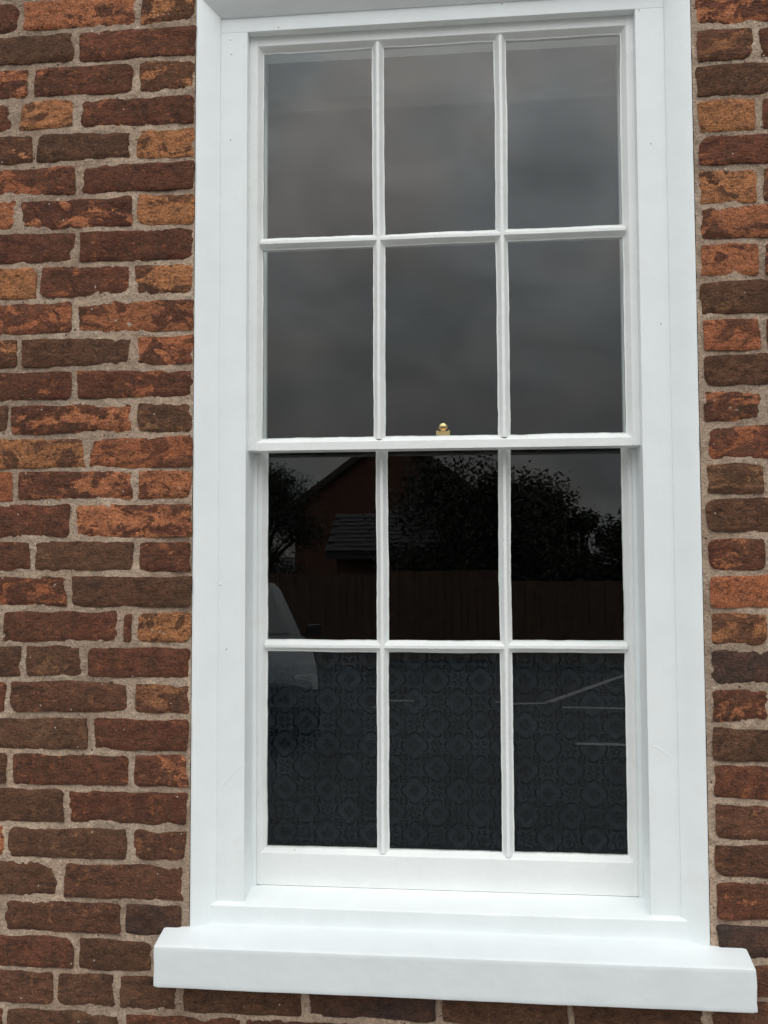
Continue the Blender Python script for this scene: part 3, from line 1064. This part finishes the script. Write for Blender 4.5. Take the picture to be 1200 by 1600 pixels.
for k, (x, y, hh, lb) in enumerate(((-7.8, -20, 3.3, 'low spreading tree at the far left end of the tree row'), (4.7, -16, 3.2, 'squat broad tree beyond the row at the fence end'))):
    tree((x, y, GZ), hh, 1.5, 2.4, lb, 20 + k, MT['leafA'])

# parked car facing the window
car = empty('parked_car', (-2.70, -8.1, GZ), 'silver blue hatchback parked facing the wall', 'car')
car.rotation_euler.z = math.radians(-22)
def car_body():
    # cross sections along y (front +1.9): (y, [half-width, z] from sill to centre top)
    S = [(-1.95, .70, .42, .72, .80), (-1.85, .80, .24, .86, .92), (-1.2, .83, .20, .92, .96), (-.2, .835, .20, .92, .95), (.75, .83, .20, .93, .98),
         (1.35, .82, .20, .86, .93), (1.80, .76, .22, .72, .80), (1.95, .64, .34, .58, .64)]
    vs, fs_ = [], []
    for y, w, z0, zs, zt in S:
        vs += [(-w * .93, y, z0), (-w, y, (z0 + zs) / 2), (-w * .97, y, zs), (-w * .6, y, zt), (0, y, zt + .02), (w * .6, y, zt), (w * .97, y, zs), (w, y, (z0 + zs) / 2), (w * .93, y, z0)]
    for k in range(len(S) - 1):
        for i in range(9):
            j = (i + 1) % 9
            fs_.append((k * 9 + i, k * 9 + j, (k + 1) * 9 + j, (k + 1) * 9 + i))
    fs_ += [tuple(range(9)), tuple(range((len(S) - 1) * 9, len(S) * 9))]
    return mesh_of('body', vs, fs_, True, 40)
obj('body', car_body(), MT['car'], car)
cab = [(.92, .74, .92), (.20, .62, 1.44), (-.2, .62, 1.50), (-1.1, .61, 1.47), (-1.72, .69, .94)]
vs = []
for y, w, z in cab:
    vs += [(-w, y, z), (-w * .8, y, z + .02), (w * .8, y, z + .02), (w, y, z)]
fs_ = [(k * 4 + i, k * 4 + i + 1, k * 4 + 5 + i, k * 4 + 4 + i) for k in range(4) for i in range(3)]
base = len(vs)
vs += [(-.80, .92, .90), (-.80, .2, .92), (-.80, -.2, .92), (-.80, -1.1, .92), (-.79, -1.72, .90)]
vs += [(.80, .92, .90), (.80, .2, .92), (.80, -.2, .92), (.80, -1.1, .92), (.79, -1.72, .90)]
for k in range(4):
    fs_.append((k * 4, k * 4 + 4, base + k + 1, base + k))
    fs_.append((k * 4 + 3, base + 5 + k, base + 6 + k, k * 4 + 7))
obj('cabin', mesh_of('cabin', vs, fs_, True, 40), MT['car'], car)
def quad_part(name, pts, mat, off):
    n = (Vector(pts[1]) - Vector(pts[0])).cross(Vector(pts[3]) - Vector(pts[0])).normalized()
    if n.dot(Vector(off)) < 0: n = -n
    p = [Vector(q) + n * .006 for q in pts] + [Vector(q) - n * .01 for q in pts]
    return obj(name, mesh_of(name, p, [(0, 1, 2, 3), (7, 6, 5, 4), (0, 4, 5, 1), (1, 5, 6, 2), (2, 6, 7, 3), (3, 7, 4, 0)]), mat, car)
quad_part('windscreen', [(-.60, .86, .985), (.60, .86, .985), (.51, .24, 1.428), (-.51, .24, 1.428)], MT['darkglass'], (0, 1, .5))
quad_part('rear_window', [(-.54, -1.66, 1.01), (.54, -1.66, 1.01), (.49, -1.18, 1.42), (-.49, -1.18, 1.42)], MT['darkglass'], (0, -1, .5))
for s in (-1, 1):
    quad_part('side_window', [(s * .775, .60, .97), (s * .775, -.30, .97), (s * .640, -.26, 1.43), (s * .640, .16, 1.40)], MT['darkglass'], (s, 0, 0))
    quad_part('side_window', [(s * .775, -.40, .97), (s * .775, -1.35, .97), (s * .645, -1.05, 1.41), (s * .640, -.36, 1.43)], MT['darkglass'], (s, 0, 0))
    MB().box(s * .60 - .12, s * .60 + .12, 1.80, 1.90, .56, .70).build('headlight', MT['lamp'], car)
    mi = MB().prism([(s * .84, .92), (s * 1.0, .94), (s * 1.0, 1.06), (s * .86, 1.05)], 'y', .55, .66).build('door_mirror', MT['trim'], car)
    for y in (-1.25, 1.22):
        w = MB().lathe([(.20, -.09), (.29, -.10), (.30, -.06), (.30, .06), (.29, .10), (.20, .09)], 24, (s * .74, y, .30), 'x').build('wheel', MT['rubber'], car, True, 30)
        MB().lathe([(.02, -.03), (.19, -.02), (.205, .02), (.05, .035)] if s > 0 else [(.05, -.035), (.205, -.02), (.19, .02), (.02, .03)], 18, (s * .82, y, .30), 'x').build('rim', MT['alloy'], w, True, 30)
MB().box(-.42, .42, 1.90, 1.955, .46, .60).build('grille', MT['trim'], car)
MB().box(-.70, .70, 1.86, 2.0, .26, .42).build('bumper', MT['trim'], car)
print('objects', len(bpy.data.objects))
